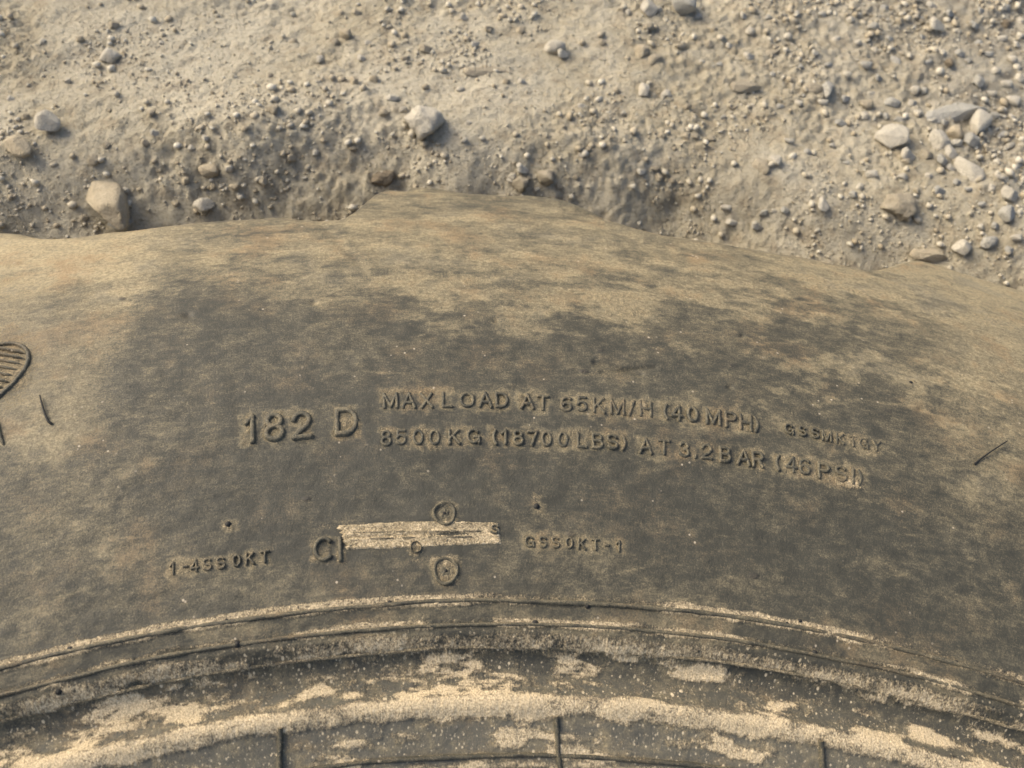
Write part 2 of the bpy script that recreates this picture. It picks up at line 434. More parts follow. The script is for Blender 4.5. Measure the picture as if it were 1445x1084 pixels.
# small pebbles read off the photograph
SMALL_L = [(161,35,14,10),(380,107,9,9),(213,160,11,9),(270,208,10,9),(290,195,9,8),(218,186,11,9),(131,225,13,15),(371,254,17,14),(150,205,9,8),(228,60,8,7),
 (112,54,9,8),(60,58,9,7),(322,236,13,11),(345,180,10,8),(410,222,14,12),(445,214,10,9),(262,255,11,9),(175,268,12,9),(205,200,9,8),(415,58,8,8),(452,82,12,10),
 (472,58,11,10),(488,50,15,13),(118,306,12,9),(15,140,10,9),(35,163,9,8),(95,115,8,7),(300,262,9,8),(247,287,9,8),(330,262,12,10)]
SMALL_M = [(503,17,12,10),(675,5,9,8),(734,42,12,11),(670,62,14,9),(568,154,11,9),(542,158,14,12),(554,138,20,11),(649,126,11,11),(907,71,20,15),(915,37,13,11),
 (875,15,10,10),(885,16,9,10),(930,12,9,8),(960,65,16,12),(925,82,22,12),(715,115,10,9),(736,115,11,9),(588,262,11,9),(980,193,12,10),(970,191,18,12),(1003,197,13,10),
 (935,190,12,8),(660,173,10,8),(655,198,10,8),(680,195,8,8),(820,218,9,8),(830,210,9,8),(880,160,8,7),(745,250,9,9),(757,266,10,8),(812,249,9,8),(500,115,13,11),(526,112,13,12),
 (510,83,10,9),(600,70,16,14),(570,82,10,10),(520,60,12,9),(822,150,16,8),(850,60,11,9),(720,255,9,9),(790,262,11,9),(655,24,12,10),(870,128,9,7),(690,40,14,8),
 (905,242,16,10),(925,236,14,9),(930,250,10,12),(948,254,8,10),(893,262,8,8)]
SMALL_R = [(1002,63,10,12),(1031,63,15,9),(1058,44,12,12),(1057,78,15,14),(1161,143,13,10),(1127,146,10,9),(1168,92,13,9),(1221,92,14,11),(1222,147,18,16),(1220,163,14,10),
 (1193,139,15,9),(1262,85,11,20),(1303,50,12,8),(1273,76,10,9),(1413,54,12,10),(1427,85,11,11),(1382,115,15,14),(1260,145,24,11),(1348,201,17,10),(1430,143,18,13),
 (1430,165,12,10),(1280,229,17,9),(1307,218,15,14),(1341,215,15,19),(1329,227,14,15),(1348,229,9,8),(1341,238,13,9),(1326,268,20,12),(1400,264,11,10),(1275,249,16,8),
 (1230,248,18,14),(1113,198,15,8),(1033,313,18,10),(1070,315,20,12),(1077,299,14,9),(1091,297,10,8),(1108,297,12,9),(1025,293,15,9),(1153,325,9,8),(1187,173,17,9),
 (1205,274,13,9),(1214,263,10,9),(1408,228,10,10),(1300,30,12,9),(1315,8,14,10),(1340,20,11,9),(1270,30,12,10),(1232,37,12,10),(1248,12,13,10),(1375,35,14,10),(1395,75,12,9),
 (1405,100,11,9),(1355,75,12,9),(1330,75,10,9),(1310,85,11,9),(1365,85,10,8),(1290,125,13,11),(1305,128,11,9),(1288,145,13,10),(1268,168,14,9),(1295,160,11,9),(1420,120,14,10),
 (1437,60,11,9),(1440,110,11,12),(1405,160,12,9),(1415,190,14,9),(1395,212,10,8),(1425,205,12,9),(1438,230,10,12),(1410,250,12,8),(1310,248,12,9),(1295,268,10,8),(1385,288,10,8),
 (1350,258,11,9),(1365,268,10,8),(1405,318,12,10),(1436,335,14,11),(1425,352,12,10),(1440,300,10,9),(1385,320,11,9),(1200,30,11,9),(1180,55,12,9),(1150,75,10,9),(1112,50,12,10),
 (1130,95,10,8),(1090,105,10,8),(1100,150,12,8),(1060,148,11,8),(1195,105,10,9),(1240,110,12,9),(1235,70,11,9),(1255,55,10,9),(1175,205,10,8),(1140,215,11,8),(1195,230,10,8),(1050,20,12,9),(1010,40,11,9),(990,85,11,8),
 (985,25,12,9),(1015,92,10,8),(1085,25,11,9),(1125,20,10,8),(1160,20,12,9),(1210,60,9,8),(970,150,9,8),(1020,165,10,7),(1230,130,11,8),(1250,165,11,9),(1315,170,10,8),(1335,170,11,9),(1400,130,11,8),(1380,60,11,9),(1350,45,10,9),(1385,15,12,9),(1420,10,12,9),(1440,30,10,9)]
ANCHOR = [(152,279,'big oblong tan stone'),(598,169,'big knobbly whitish clod'),(70,174,'angular white stone'),(155,81,'lone white stone'),(782,66,'smooth white pebble'),
 (909,127,'round white pebble'),(966,10,'blocky grey stone'),(1261,192,'large pale rounded stone'),(1380,176,'long white leaning stone'),(1369,239,'upright oblong stone'),
 (1347,154,'long flat grey rock'),(1271,284,'half buried dusty clod'),(1166,123,'upright pale chip'),(1163,287,'narrow white pebble'),(1320,37,'round top right pebble'),
 (541,248,'dark brown clod'),(735,248,'pebble cluster'),(1360,348,'stone by the right lug'),(1051,120,'flat sunken stone'),(688,98,'long sunken stone'),(286,290,'pale stone by the tyre')]
DIRS = ['right of', 'right and below', 'below', 'left and below', 'left of', 'left and above', 'above', 'right and above']
TONE = {'w': 'whitish', 'e': 'dusty', 't': 'tan', 'g': 'greyish'}
small = []
for L, grp in ((SMALL_L, 'pebbles on the tan dirt at the left'), (SMALL_M, 'pebbles above the middle tread lug'), (SMALL_R, 'pebbles in the grey gravel')):
    for px, py, a, b in L:
        tone = random.choice('wweet' if L is not SMALL_R else 'wwwgge')
        ax_, ay_, nm = min(ANCHOR, key=lambda q: math.hypot(px-q[0], py-q[1]))
        dd = math.hypot(px-ax_, py-ay_)
        di = DIRS[int(round(math.degrees(math.atan2(py-ay_, px-ax_))/45)) % 8]
        small.append([px, py, a, b, tone, grp, '%s pebble %s%s the %s' % (TONE[tone], di, '' if ' of' in di or di in ('above', 'below') else '', nm), dd])
from collections import defaultdict
by = defaultdict(list)
for q in small: by[q[6]].append(q)
NTH = ['nearest', 'second nearest', 'third nearest', 'fourth nearest', 'fifth nearest', 'sixth nearest', 'seventh nearest', 'eighth nearest']
for lab, qs in by.items():
    if len(qs) > 1:
        for q, nth in zip(sorted(qs, key=lambda q: q[7]), NTH): q[6] = nth + ' ' + lab
for px, py, a, b, tone, grp, lab, dd in small:
    put_stone(px, py, a*random.uniform(.85, 1.05), b*random.uniform(.85, 1.05), random.uniform(-40, 20), tone, random.randrange(8), 'pebble', 'small ' + lab, grp, 'pebble', random.uniform(.2, .42), random.uniform(.7, .95))

def build_grit():
    protos = []
    for k in range(10):
        bm = bmesh.new(); bmesh.ops.create_icosphere(bm, subdivisions=1, radius=1)
        r = random.Random(k)
        for v in bm.verts: v.co *= r.uniform(.72, 1.15)
        V = np.array([v.co for v in bm.verts]); F = np.array([[v.index for v in f.verts] for f in bm.faces]); bm.free()
        protos.append((V, F))
    N = 260000
    x = rng.uniform(-.46, .74, N); y = rng.uniform(.12, .76, N)
    g = grey_map(x, y)
    clump = fbm(x*21, y*21, 90, 3)
    keep = rng.random(N) < np.clip(.16 + .5*g + 1.6*(clump-.52), .05, .95) * .62
    x, y, g = x[keep], y[keep], g[keep]
    px, py = proj(np.stack([x, y, np.full(x.shape, GZ)], -1))
    ok = (px > -60) & (px < 1505) & (py > -60) & (py < 430)
    x, y, g = x[ok][:52000], y[ok][:52000], g[ok][:52000]; n = len(x)
    size = np.minimum(.00050 * (1 + rng.pareto(2.3, n)), .0030) * (1 + .25*g)
    z = GZ + ground_h(x, y) + size*.35
    VV = []; FF = []; T = []; off = 0
    kind = rng.integers(0, 10, n)
    for k, (V, F) in enumerate(protos):
        idx = np.where(kind == k)[0]; m = len(idx)
        a = rng.uniform(0, 6.28, m); sx = size[idx]*rng.uniform(.8, 1.4, m); sy = size[idx]*rng.uniform(.7, 1.1, m); sz = size[idx]*rng.uniform(.6, .95, m)
        X = V[None, :, 0]*sx[:, None]; Y = V[None, :, 1]*sy[:, None]; Z = V[None, :, 2]*sz[:, None]
        P = np.stack([X*np.cos(a)[:, None]-Y*np.sin(a)[:, None]+x[idx][:, None], X*np.sin(a)[:, None]+Y*np.cos(a)[:, None]+y[idx][:, None], Z+z[idx][:, None]], -1)
        VV.append(P.reshape(-1, 3)); FF.append((F[None]+off+np.arange(m)[:, None, None]*len(V)).reshape(-1, 3)); off += m*len(V)
        T.append(np.repeat(rng.random(m), len(V)))
    s = NT('grit'); W = s.n('ShaderNodeNewGeometry').outputs['Position']
    t = s.attr('tone'); k = s.noise(W, 800, 3)
    c = s.mix(t, s.mix(k, (.24, .20, .13), (.39, .325, .22)), s.mix(k, (.40, .36, .27), (.58, .54, .43)))
    s.l(c, s.b.inputs['Base Color']); s.b.inputs['Roughness'].default_value = .95; s.b.inputs['Specular IOR Level'].default_value = .1
    me = make_mesh('grit', np.concatenate(VV), np.concatenate(FF), s.m, True)
    fattr(me, 'tone', np.concatenate(T))
    link('grit', me, None, 'fine loose grit and gravel lying over the dirt', 'gravel', None, 'stuff')
    print('grit', n)
build_grit()

# ------------------------------------------------------------------ tyre
tyre = link('tractor_tyre', None, None, 'dusty black tractor tyre lying on its side with raised load markings', 'tyre')
NLUG = 18; PITCH = 2*math.pi/NLUG; LUG0 = -.050
def lug_shape(phi, cutb=0.0, soft=0.0): return sstep(-.014 - .016*soft, .018 + .016*soft, phi) * (1 - sstep(.088 - cutb, .200 - cutb, phi))
def lug_at(th):
    ph = np.mod(th - LUG0 + .05, PITCH) - .05
    t_ = np.mod(th + math.pi, 2*math.pi) - math.pi
    return lug_shape(ph, .012*sstep(-.10, -.13, t_), sstep(.20, .24, t_))*(1.10 + .12*np.exp(-((ph-.020)/.022)**2))

# every raised mark, with its place in the photograph (centre, cap height)
TXT = []
for s_, y_, h_ in (
 ([('M',551),('A',577),('X',602),('L',631),('O',659),('A',685),('D',708),('A',744),('T',766),('6',799),('5',821),('K',845),('M',871),('/',891),('H',911),('(',939),('4',955),('0',977),('M',1006),('P',1031),('H',1052),(')',1067)],
  [566,566,566,565,565,565,565,567,569,571,571,573,575,577,578,581,583,585,589,593,597,599], 23),
 ([('8',545),('5',566),('0',590),('0',613),('K',641),('G',668),('(',698),('1',711),('8',731),('7',752),('0',771),('0',794),('L',821),('B',843),('S',864),(')',880),('A',911),('T',937),('3',965),('.',981),('2',997),('B',1023),('A',1049),('R',1069),('(',1097),('4',1116),('6',1135),('P',1162),('S',1186),('I',1203),(')',1213)],
  [619,618,618,618,617,616,617,617,618,619,620,621,622,623,624,625,630,632,635,645,638,642,646,649,653,656,659,665,669,673,675], 22),
 ([('G',1113),('S',1132),('S',1150),('M',1166),('K',1185),('T',1203),('G',1218),('Y',1236)], [606,609,612,616,620,624,627,630], 14.5),
 ([('1',352),('8',387),('2',426),('D',489)], [606,602.5,600,595], 39),
 ([('1',243),('-',262),('4',275),('S',293),('S',312),('0',334),('K',353),('T',374)], [803,800,799,797,795,791.5,788.5,786], 15.5),
 ([('G',747),('S',766),('S',784),('0',803),('K',821),('T',840),('-',856),('1',872)], [765,765.5,766,766.5,768,769,770,771], 15),
 ([('C',455),('I',480)], [775,775], 31)):
    for (c, x), y in zip(s_, y_): TXT.append((c, x, y, h_))

def dust_maps(px, py, r, th):
    """film and caked dust left on the tyre, by place on its surface"""
    a = th * .7
    warp = (fbm(a*22, r*30, 100, 4) - .5); warp2 = (fbm(a*9, r*22, 105, 3) - .5)
    pyw = py + warp*95 + warp2*50; pxw = px + warp*80
    film = np.full(px.shape, .16)
    film += .44 * sstep(470, 375, pyw)                                   # shoulder
    film -= .05 * sstep(.862, .872, r)                                   # scrubbed lug rim
    film += .42 * sstep(225, 130, pxw - (py-480)*-.45) * sstep(690, 560, pyw)      # left
    film += .14 * sstep(300, 60, pxw) * sstep(520, 640, py) * sstep(860, 740, pyw)
    film += .22 * sstep(1020, 1250, pxw) * sstep(560, 470, pyw - (px-1200)*.12)
    film += .26 * sstep(1270, 1400, pxw) * sstep(700, 600, pyw)
    film += .10 * sstep(1180, 1420, pxw) * sstep(820, 700, pyw)
    film -= .09 * sstep(560, 700, py) * sstep(820, 760, py) * sstep(1300, 1100, px)*sstep(200, 400, px)
    for bx, by, sx, sy, am in ((700,435,160,30,.12),(960,470,90,35,.10),(850,520,60,18,.25),(660,470,70,25,-.08),(560,470,60,40,-.1),(300,440,60,30,-.12),(480,560,120,12,-.10),
            (1320,440,80,30,.08),(1280,545,18,12,.4),(1210,525,20,10,.3),(1010,640,260,10,-.03),(390,830,70,25,.18),(290,825,50,30,.2),(40,860,60,40,.2),(180,780,90,30,.16),(1170,470,60,20,-.06),
            (1090,420,40,25,-.06),(1240,790,60,20,.10),(90,420,60,30,-.2),(1000,740,140,60,-.03),(240,380,60,30,-.16),(70,620,50,20,.2),(1400,690,50,40,.14),(620,500,200,18,.10)):
        film += am * np.exp(-((px-bx + warp*60)/sx)**2 - ((py-by+warp2*40)/sy)**2)
    film += warp*.26 + warp2*.18
    dust = np.full(px.shape, -.10)
    lw = (fbm(a*70, r*40, 120, 3) - .5)
    patch = fbm(a*38, r*170, 130, 5, .62); patch2 = fbm(a*14, r*20, 140, 3)
    rr = r*1e3 + lw*2.2
    def band(lo, hi, soft, amp): return amp * sstep(lo-soft, lo, rr) * (1 - sstep(hi, hi+soft, rr))
    b = band(613.4, 616.6, 1.5, .82) * (.45+.55*sstep(.40, .58, patch2 + .03))
    b = np.maximum(b, band(605.8, 611.5, 2, .34) * sstep(.42, .60, patch))
    b = np.maximum(b, band(605.2, 607.6, 1.1, .84) * (.45+.55*sstep(.38, .58, patch + .02)))
    b = np.maximum(b, band(599.4, 602.4, 1.6, .58) * sstep(.30, .48, patch + .04))
    b = np.maximum(b, band(584, 596, 3, .70) * sstep(.44, .64, patch))
    b = np.maximum(b, band(577.8, 581.5, 2.6, .82) * (.80 + .4*sstep(.38, .6, patch)))
    b = np.maximum(b, band(562, 576, 3, .52) * sstep(.52, .70, patch))
    b = np.maximum(b, band(560.2, 561.4, .8, .52))
    dust += b + lw*.10
    dust += .34 * sstep(.48, .70, patch) * sstep(606, 596, rr) + .19*sstep(606, 590, rr)
    dust += ((fbm(a*120, r*260, 147, 5, .70) - .5) * .95 + .05) * sstep(603, 598, rr) * sstep(576, 600, rr+14)
    film += ((fbm(a*210, r*240, 149, 4, .7) - .5) * .9 + .10) * sstep(603, 597, rr)
    crust = fbm(a*60, r*110, 145, 5, .62)
    mud = .85 * sstep(.38, .72, crust) * np.exp(-((pyw-430)/42)**2) * sstep(480, 640, px) * sstep(1320, 1100, px)
    mud += .55 * sstep(.40, .72, crust) * sstep(480, 400, pyw) + .65 * sstep(.54, .68, crust) * sstep(1000, 1150, px) * sstep(660, 560, pyw)
    mud += .40 * sstep(.56, .70, crust)
    film += .34*mud; dust += .22*mud
    film -= .24 * sstep(.53, .33, fbm(a*60, r*130, 148, 6, .68)) * sstep(470, 420, pyw)
    film += .30 * sstep(622, 612, rr) * sstep(.40, .62, patch) - .10*sstep(604, 600, rr)
    dust += .20 * sstep(180, 60, pxw) * sstep(650, 560, py) * sstep(350, 420, py)
    dust += .16 * sstep(1180, 1400, pxw) * sstep(560, 500, py) * sstep(395, 430, py) + .10*sstep(460, 400, pyw)
    # scuffs and scratches, mostly running round the tyre
    rs = np.random.default_rng(5)
    for _ in range(46):
        x0, y0 = rs.uniform(30, 1420), rs.uniform(300, 840); L = rs.uniform(18, 95); an = rs.normal(0, .22) + (x0-690)*.00032
        if rs.random() < .18: an = rs.uniform(-1.5, 1.5); L *= .5
        dx, dy = math.cos(an)*L, math.sin(an)*L
        box = np.where((np.abs(px-x0) < L+8) & (np.abs(py-y0) < L+8))[0]
        if not len(box): continue
        t = ((px[box]-x0)*dx + (py[box]-y0)*dy)/(L*L); q = np.clip(t, -.5, .5)
        dd = np.hypot(px[box]-x0-q*dx, py[box]-y0-q*dy + 1.5*np.sin(t*5+x0))
        film[box] += rs.choice([-.30, .34, .26, -.22]) * np.exp(-(dd/rs.uniform(1.0, 2.6))**2) * (1-(2*q)**2)
    # dust settled round the raised marks
    halo = np.full(px.shape, 99.0)
    sel = np.where((py > 540) & (py < 840) & (px > 190) & (px < 1290))[0]
    ax_, ay_ = px[sel], py[sel]; hv = halo[sel]
    for c, x, y, h in TXT:
        wd = h * {'I': .12, '1': .22, '.': .08, '-': .2, '/': .25, '(': .16, ')': .16, 'M': .46}.get(c, .38)
        k = (np.abs(ax_-x) < wd+26) & (np.abs(ay_-y) < h/2+26)
        dx = np.maximum(np.abs(ax_[k]-x+2)-wd, 0); dy = np.maximum(np.abs(ay_[k]-y)-h/2, 0)
        hv[k] = np.minimum(hv[k], np.hypot(dx, dy))
    for x, y, rad in ((627,724,17),(629,806,18),(322,740,5),(757,702,4),(757,714,7),(587,772,7)):
        hv = np.minimum(hv, np.maximum(np.hypot(ax_-x, ay_-y)-rad, 0))
    hv = hv + (fbm(ax_/13, ay_/11, 150, 4, .65)-.5)*20 + (fbm(ax_/42, ay_/24, 151, 2)-.5)*9
    halo[sel] = hv
    hs = fbm(px/45, py/30, 155, 3)
    k = sstep(9, -1, halo)
    dust = np.maximum(dust, -.10 + k*(.36 + .55*(hs-.35)))
    film += .46*k*(.6+.8*hs)
    for bx, by, sx, sy, am in ((1180,616,70,14,.22),(1200,690,12,9,.5),(850,526,38,9,.4),(905,203+340,8,8,.2),(911,572,6,6,.6),(460,742,20,9,.35),(600,788,55,6,.25),(15,520,34,44,.42),(520,740,30,5,.2),(80,608,14,10,.3),
            (640,820,14,8,.3),(110,900,12,10,.35),(80,968,22,12,.5),(230,940,30,14,.45),(250,650,8,5,.45),(1285,545,9,7,.3)):
        dust += am * np.exp(-((px-bx + warp*20)/sx)**2 - ((py-by+warp2*20)/sy)**2)
    return np.clip(film, -.2, 1.2), np.clip(dust, -.2, 1.1)

def build_tyre():
    fine = np.arange(-.41, .4101, .00082)
    coarse = np.linspace(.41, 2*math.pi - .41, 192)[1:-1]
    th = np.concatenate([fine, coarse]); nt_ = len(th)
    RS = .775
    r_in = np.concatenate([np.linspace(.525, .552, 12)[:-1], np.arange(.552, RS, .00064)])
    NSH = 96
    f = np.linspace(0, 1, NSH+1)[1:]
    lug = lug_at(th)
    redge = .8450 + .0370*lug + .006*sstep(-.065, -.12, np.mod(th+math.pi, 2*math.pi)-math.pi) + (vnoise(th*60, th*0, 3)-.5)*.0016
    rows_r = [np.full(nt_, r) for r in r_in]; rows_z = [zprof(np.full(nt_, r)) for r in r_in]
    RND = .013
    rtop = redge - RND
    for k in f:
        rr = RS + (rtop-RS)*k; rows_r.append(rr)
        rows_z.append(zprof(rr))
    n_flat = len(rows_r)
    ztop = rows_z[-1]; slope = (zprof(rtop) - zprof(rtop-.004))/.004
    a0 = np.arctan(-slope)
    for k in np.linspace(0, 1, 15)[1:]:
        a = a0 + (math.radians(86)-a0)*k
        rows_r.append(rtop + RND*(np.sin(a)-np.sin(a0))); rows_z.append(ztop - RND*(np.cos(a0)-np.cos(a)))
    n_round = len(rows_r)
    zl = rows_z[-1]; rl = rows_r[-1]
    for k in np.linspace(0, 1, 40)[1:]:
        z = zl + (-.315 - zl)*k
        half = 1 - abs(2*k-1)
        shift = half*.16
        lg = lug_at(th - shift)
        base = .8450 - .045*float(sstep(0, .30, k))
        tgt = base + (.0370 + .030*min(1, 4*half))*lg
        w_ = sstep(0, .06, np.full(nt_, k))
        rows_r.append(rl*(1-w_) + tgt*w_); rows_z.append(z)
    # inner side, from the bead down
    Rg = np.stack(rows_r); Zg = np.stack(rows_z)
    inner_z = np.linspace(-.30, zprof(.525)-.004, 8)
    Rg = np.concatenate([np.full((8, nt_), .520), Rg]); Zg = np.concatenate([np.repeat(inner_z[:, None], nt_, 1), Zg])
    n_flat += 8; n_round += 8
    nr = Rg.shape[0]
    TH = np.repeat(th[None], nr, 0)
    X = CX + Rg*np.sin(TH); Y = CY + Rg*np.cos(TH)
    P = np.stack([X, Y, Zg], -1)
    px, py = proj(P)
    vis = np.abs(TH) < .5
    film, dust = dust_maps(px.ravel(), py.ravel(), Rg.ravel(), TH.ravel())
    far = (~(np.abs(np.where(TH > math.pi, TH-2*math.pi, TH)) < .45)).ravel()
    film[far] = (.4 + (fbm(TH.ravel()[far]*14, Rg.ravel()[far]*25, 160, 3)-.5)); dust[far] = np.minimum(dust[far], .1)
    film = film.reshape(Rg.shape); dust = dust.reshape(Rg.shape)
    film[n_round+6:] = np.minimum(film[n_round+6:], .50)
    a = TH*.7
    bump = (fbm(a*180, Rg*260, 170, 3)-.5)*.00035 + (fbm(a*40, Rg*60, 175, 3)-.5)*.0012
    grain = (fbm(a*900, Rg*900, 180, 2)-.5)
    m = sstep(.30, .62, dust + grain*.5)
    bump += m*(.00045 + grain*.0004)
    # crease lines on the lug shoulders and the gouge above the markings
    for (x0, y0, x1, y1, wd, dp) in ((444,306,512,376,7,.0006),(800,296,900,338,6,.0011),(840,512,905,527,4,.0010),(848,524,925,518,2.5,.0008),(1040,352,1120,376,7,.0007)):
        dx, dy = x1-x0, y1-y0; L2 = dx*dx+dy*dy
        t = np.clip(((px-x0)*dx+(py-y0)*dy)/L2, 0, 1)
        dd = np.hypot(px-x0-t*dx, py-y0-t*dy)
        bump -= dp*np.exp(-(dd/wd)**2)*(vis)
    for (x0, y0, rad) in ((265,445,7),(443,427,5),(700,452,5),(1047,474,4),(1030,547,5),(1300,577,7)):
        bump -= .0011*np.exp(-(np.hypot(px-x0, (py-y0)*1.6)/rad)**2)*vis
    bump[n_round:] *= .6
    nn = surf_n(np.clip(Rg, .53, .84), TH)
    P[8:n_round] += nn[8:n_round]*bump[8:n_round, :, None]
    i = np.arange(Rg.size).reshape(Rg.shape)
    j = np.concatenate([i, i[:, :1]], 1)
    F = np.stack([j[:-1, :-1], j[:-1, 1:], j[1:, 1:], j[1:, :-1]], -1)       # rows x cols x 4
    F = F[..., ::-1]
    # smooth normals of the whole skin, shared by the pieces it is cut into
    V = P.reshape(-1, 3)
    full = make_mesh('skin', V, F.reshape(-1, 4))
    N = np.empty(len(V)*3, np.float32); full.vertex_normals.foreach_get('vector', N); N = N.reshape(-1, 3)
    bpy.data.meshes.remove(full)
    if N[i[n_flat//2, 100]][2] < 0: print('FLIPPED')
    POL = np.stack([TH*.7, Rg, np.where(np.arange(nr)[:, None] >= n_flat, Zg-.05, 0)], -1).reshape(-1, 3)
    cut = n_flat - 42
    thm = np.where(th > math.pi, th-2*math.pi, th)
    def piece(name, mask, parent, **kw):
        ff = F[mask].reshape(-1, 4)
        used, inv = np.unique(ff, return_inverse=True)
        me = make_mesh(name, V[used], inv.reshape(-1, 4), M_TYRE)
        fattr(me, 'film', film.ravel()[used]); fattr(me, 'dust', dust.ravel()[used]); fattr(me, 'polar', POL[used], 'FLOAT_VECTOR')
        me.normals_split_custom_set_from_vertices(N[used])
        return link(name, me, parent, **kw)
    rowi = np.arange(nr-1)[:, None]; coli = np.arange(nt_)[None]
    phi = np.mod(thm - LUG0 + .03, PITCH)
    which = np.floor((thm - LUG0 + .03)/PITCH).astype(int) % NLUG
    inlug = phi < .03 + .185
    lugmask = (rowi >= cut) & inlug[None]
    wall_lug = lugmask
    side = piece('sidewall', ~lugmask, tyre)
    for k in range(NLUG):
        mk = lugmask & (which == k)[None]
        piece('tread_lug', mk, tyre)
    return side
SIDE = build_tyre()

# ---- raised lettering: one object per character
_gl = {}
def arc(cx, cy, rx, ry, a0, a1, n=14):
    t = np.radians(np.linspace(a0, a1, n)); return [(cx+rx*math.cos(q), cy+ry*math.sin(q)) for q in t]
def strokes(c):
    """centre lines of a plain sans capital, cap height 1, as lists of points"""
    O = lambda rx: [arc(rx, .5, rx, .5, 90, 450, 30)]
    B = lambda x1, y0, y1: [(0, y1), (x1, y1)] + arc(x1, (y0+y1)/2, (y1-y0)*.52, (y1-y0)/2, 90, -90, 11)[1:-1] + [(x1, y0), (0, y0)]
    G = arc(.40, .5, .40, .5, 48, 312, 24)
    d = {
     'M': [[(0, 0), (0, 1)], [(0, 1), (.40, .05)], [(.40, .05), (.80, 1)], [(.80, 1), (.80, 0)]],
     'A': [[(0, 0), (.37, 1)], [(.37, 1), (.74, 0)], [(.14, .33), (.60, .33)]],
     'X': [[(0, 0), (.66, 1)], [(0, 1), (.66, 0)]], 'L': [[(0, 1), (0, 0)], [(0, 0), (.54, 0)]],
     'O': O(.40), '0': O(.29), 'D': [[(0, 0), (0, 1)], [(0, 1), (.30, 1)] + arc(.30, .5, .40, .5, 88, -88, 16) + [(.30, 0), (0, 0)]],
     'T': [[(0, 1), (.62, 1)], [(.31, 1), (.31, 0)]], 'K': [[(0, 0), (0, 1)], [(0, .34), (.60, 1)], [(.20, .56), (.64, 0)]],
     '/': [[(0, 0), (.34, 1)]], 'H': [[(0, 0), (0, 1)], [(.64, 0), (.64, 1)], [(.02, .50), (.62, .50)]],
     '(': [arc(.62, .48, .62, .78, 140, 220, 12)], ')': [arc(-.42, .48, .62, .78, 40, -40, 12)],
     '4': [[(.44, 0), (.44, 1)], [(.44, 1), (0, .28)], [(0, .28), (.60, .28)]],
     'P': [[(0, 0), (0, 1)], B(.34, .47, 1)], 'R': [[(0, 0), (0, 1)], B(.34, .47, 1), [(.34, .47), (.60, 0)]],
     'B': [[(0, 0), (0, 1)], B(.32, .52, 1), B(.34, 0, .52)],
     '6': [arc(.33, .62, .33, .38, 52, 178, 12) + [(0, .46)] + arc(.29, .29, .29, .29, 178, 532, 24)],
     '5': [[(.54, 1), (.12, 1)], [(.12, 1), (.06, .50)], [(.06, .50)] + arc(.27, .33, .30, .33, 120, -140, 20)],
     '8': [arc(.28, .26, .29, .27, 0, 360, 24), arc(.28, .76, .245, .24, 0, 360, 22)],
     '3': [arc(.27, .75, .25, .25, 160, -80, 16), arc(.27, .27, .29, .27, 85, -160, 18)],
     '1': [[(.26, 0), (.26, 1)], [(.26, 1), (.04, .78)]], '7': [[(0, 1), (.56, 1)], [(.56, 1), (.18, 0)]],
     '2': [arc(.28, .70, .28, .30, 170, -20, 16) + [(.40, .40), (.14, .18), (0, 0)], [(0, 0), (.58, 0)]],
     'G': [G + [(.76, .44)], [(.76, .44), (.46, .44)], [(.76, .44), (.76, 0)]], 'C': [G],
     'S': [arc(.30, .745, .29, .255, 30, 262, 18) + arc(.30, .25, .31, .25, 80, -148, 18)],
     '.': [[(0, .0), (0, .10)]], '-': [[(0, .5), (.30, .5)]], 'I': [[(0, 0), (0, 1)]], 'Y': [[(0, 1), (.32, .46)], [(.64, 1), (.32, .46)], [(.32, .46), (.32, 0)]],
    }
    return d[c]
def glyph(c, h, ht=None):
    k = (c, round(h))
    if k in _gl: return _gl[k]
    H = h*S; wd = .185 if h < 30 else .165
    if h < 18: wd = .19
    ht = ht or (.00095 if h < 30 else .0010)
    if h < 18: ht = .0009
    V = []; F = []
    st = strokes(c)
    allp = np.array([p for q in st for p in q]); mid = (allp.min(0)+allp.max(0))/2
    if c not in '.-': mid[1] = .5
    inset = wd/2
    for si, q in enumerate(st):
        p = (np.array(q, float) - mid); p[:, 1] *= (1-wd); p[:, 0] *= .95
        closed = np.hypot(*(p[0]-p[-1])) < 1e-6
        if closed: p = p[:-1]
        n = len(p)
        if closed: t = np.roll(p, -1, 0)-np.roll(p, 1, 0)
        else:
            e = np.diff(p, axis=0); e /= np.linalg.norm(e, axis=1, keepdims=True)
            t = np.concatenate([e[:1], e[:-1]+e[1:], e[-1:]])
        t /= np.linalg.norm(t, axis=1, keepdims=True)
        b = np.stack([-t[:, 1], t[:, 0]], 1)
        zz = ht*(1+.02*si)
        prof = [(-.62, -.0005), (-.44, zz*.72), (-.28, zz), (.28, zz), (.44, zz*.72), (.62, -.0005)]
        if not closed:
            p = np.concatenate([p[:1]-t[:1]*wd*.60, p[:1]-t[:1]*wd*.42, p, p[-1:]+t[-1:]*wd*.42, p[-1:]+t[-1:]*wd*.60])
            b = np.concatenate([b[:1], b[:1], b, b[-1:], b[-1:]]); n += 4
        base = len(V)
        for i in range(n):
            end = (not closed) and i in (0, n-1)
            near = (not closed) and i in (1, n-2)
            for a, z in prof:
                sc = wd*a*(.94 if near else 1)
                V.append(((p[i, 0]+b[i, 0]*sc)*H, (p[i, 1]+b[i, 1]*sc)*H, -.0005 if end else (z*.92 if near and z > 0 else z)))
        for i in range(n if closed else n-1):
            i2 = (i+1) % n
            for a in range(5): F.append((base+i*6+a, base+i2*6+a, base+i2*6+a+1, base+i*6+a+1))
    me = make_mesh('letter', V, np.array(F)[:, ::-1], M_LETTER)
    _gl[k] = me
    return me
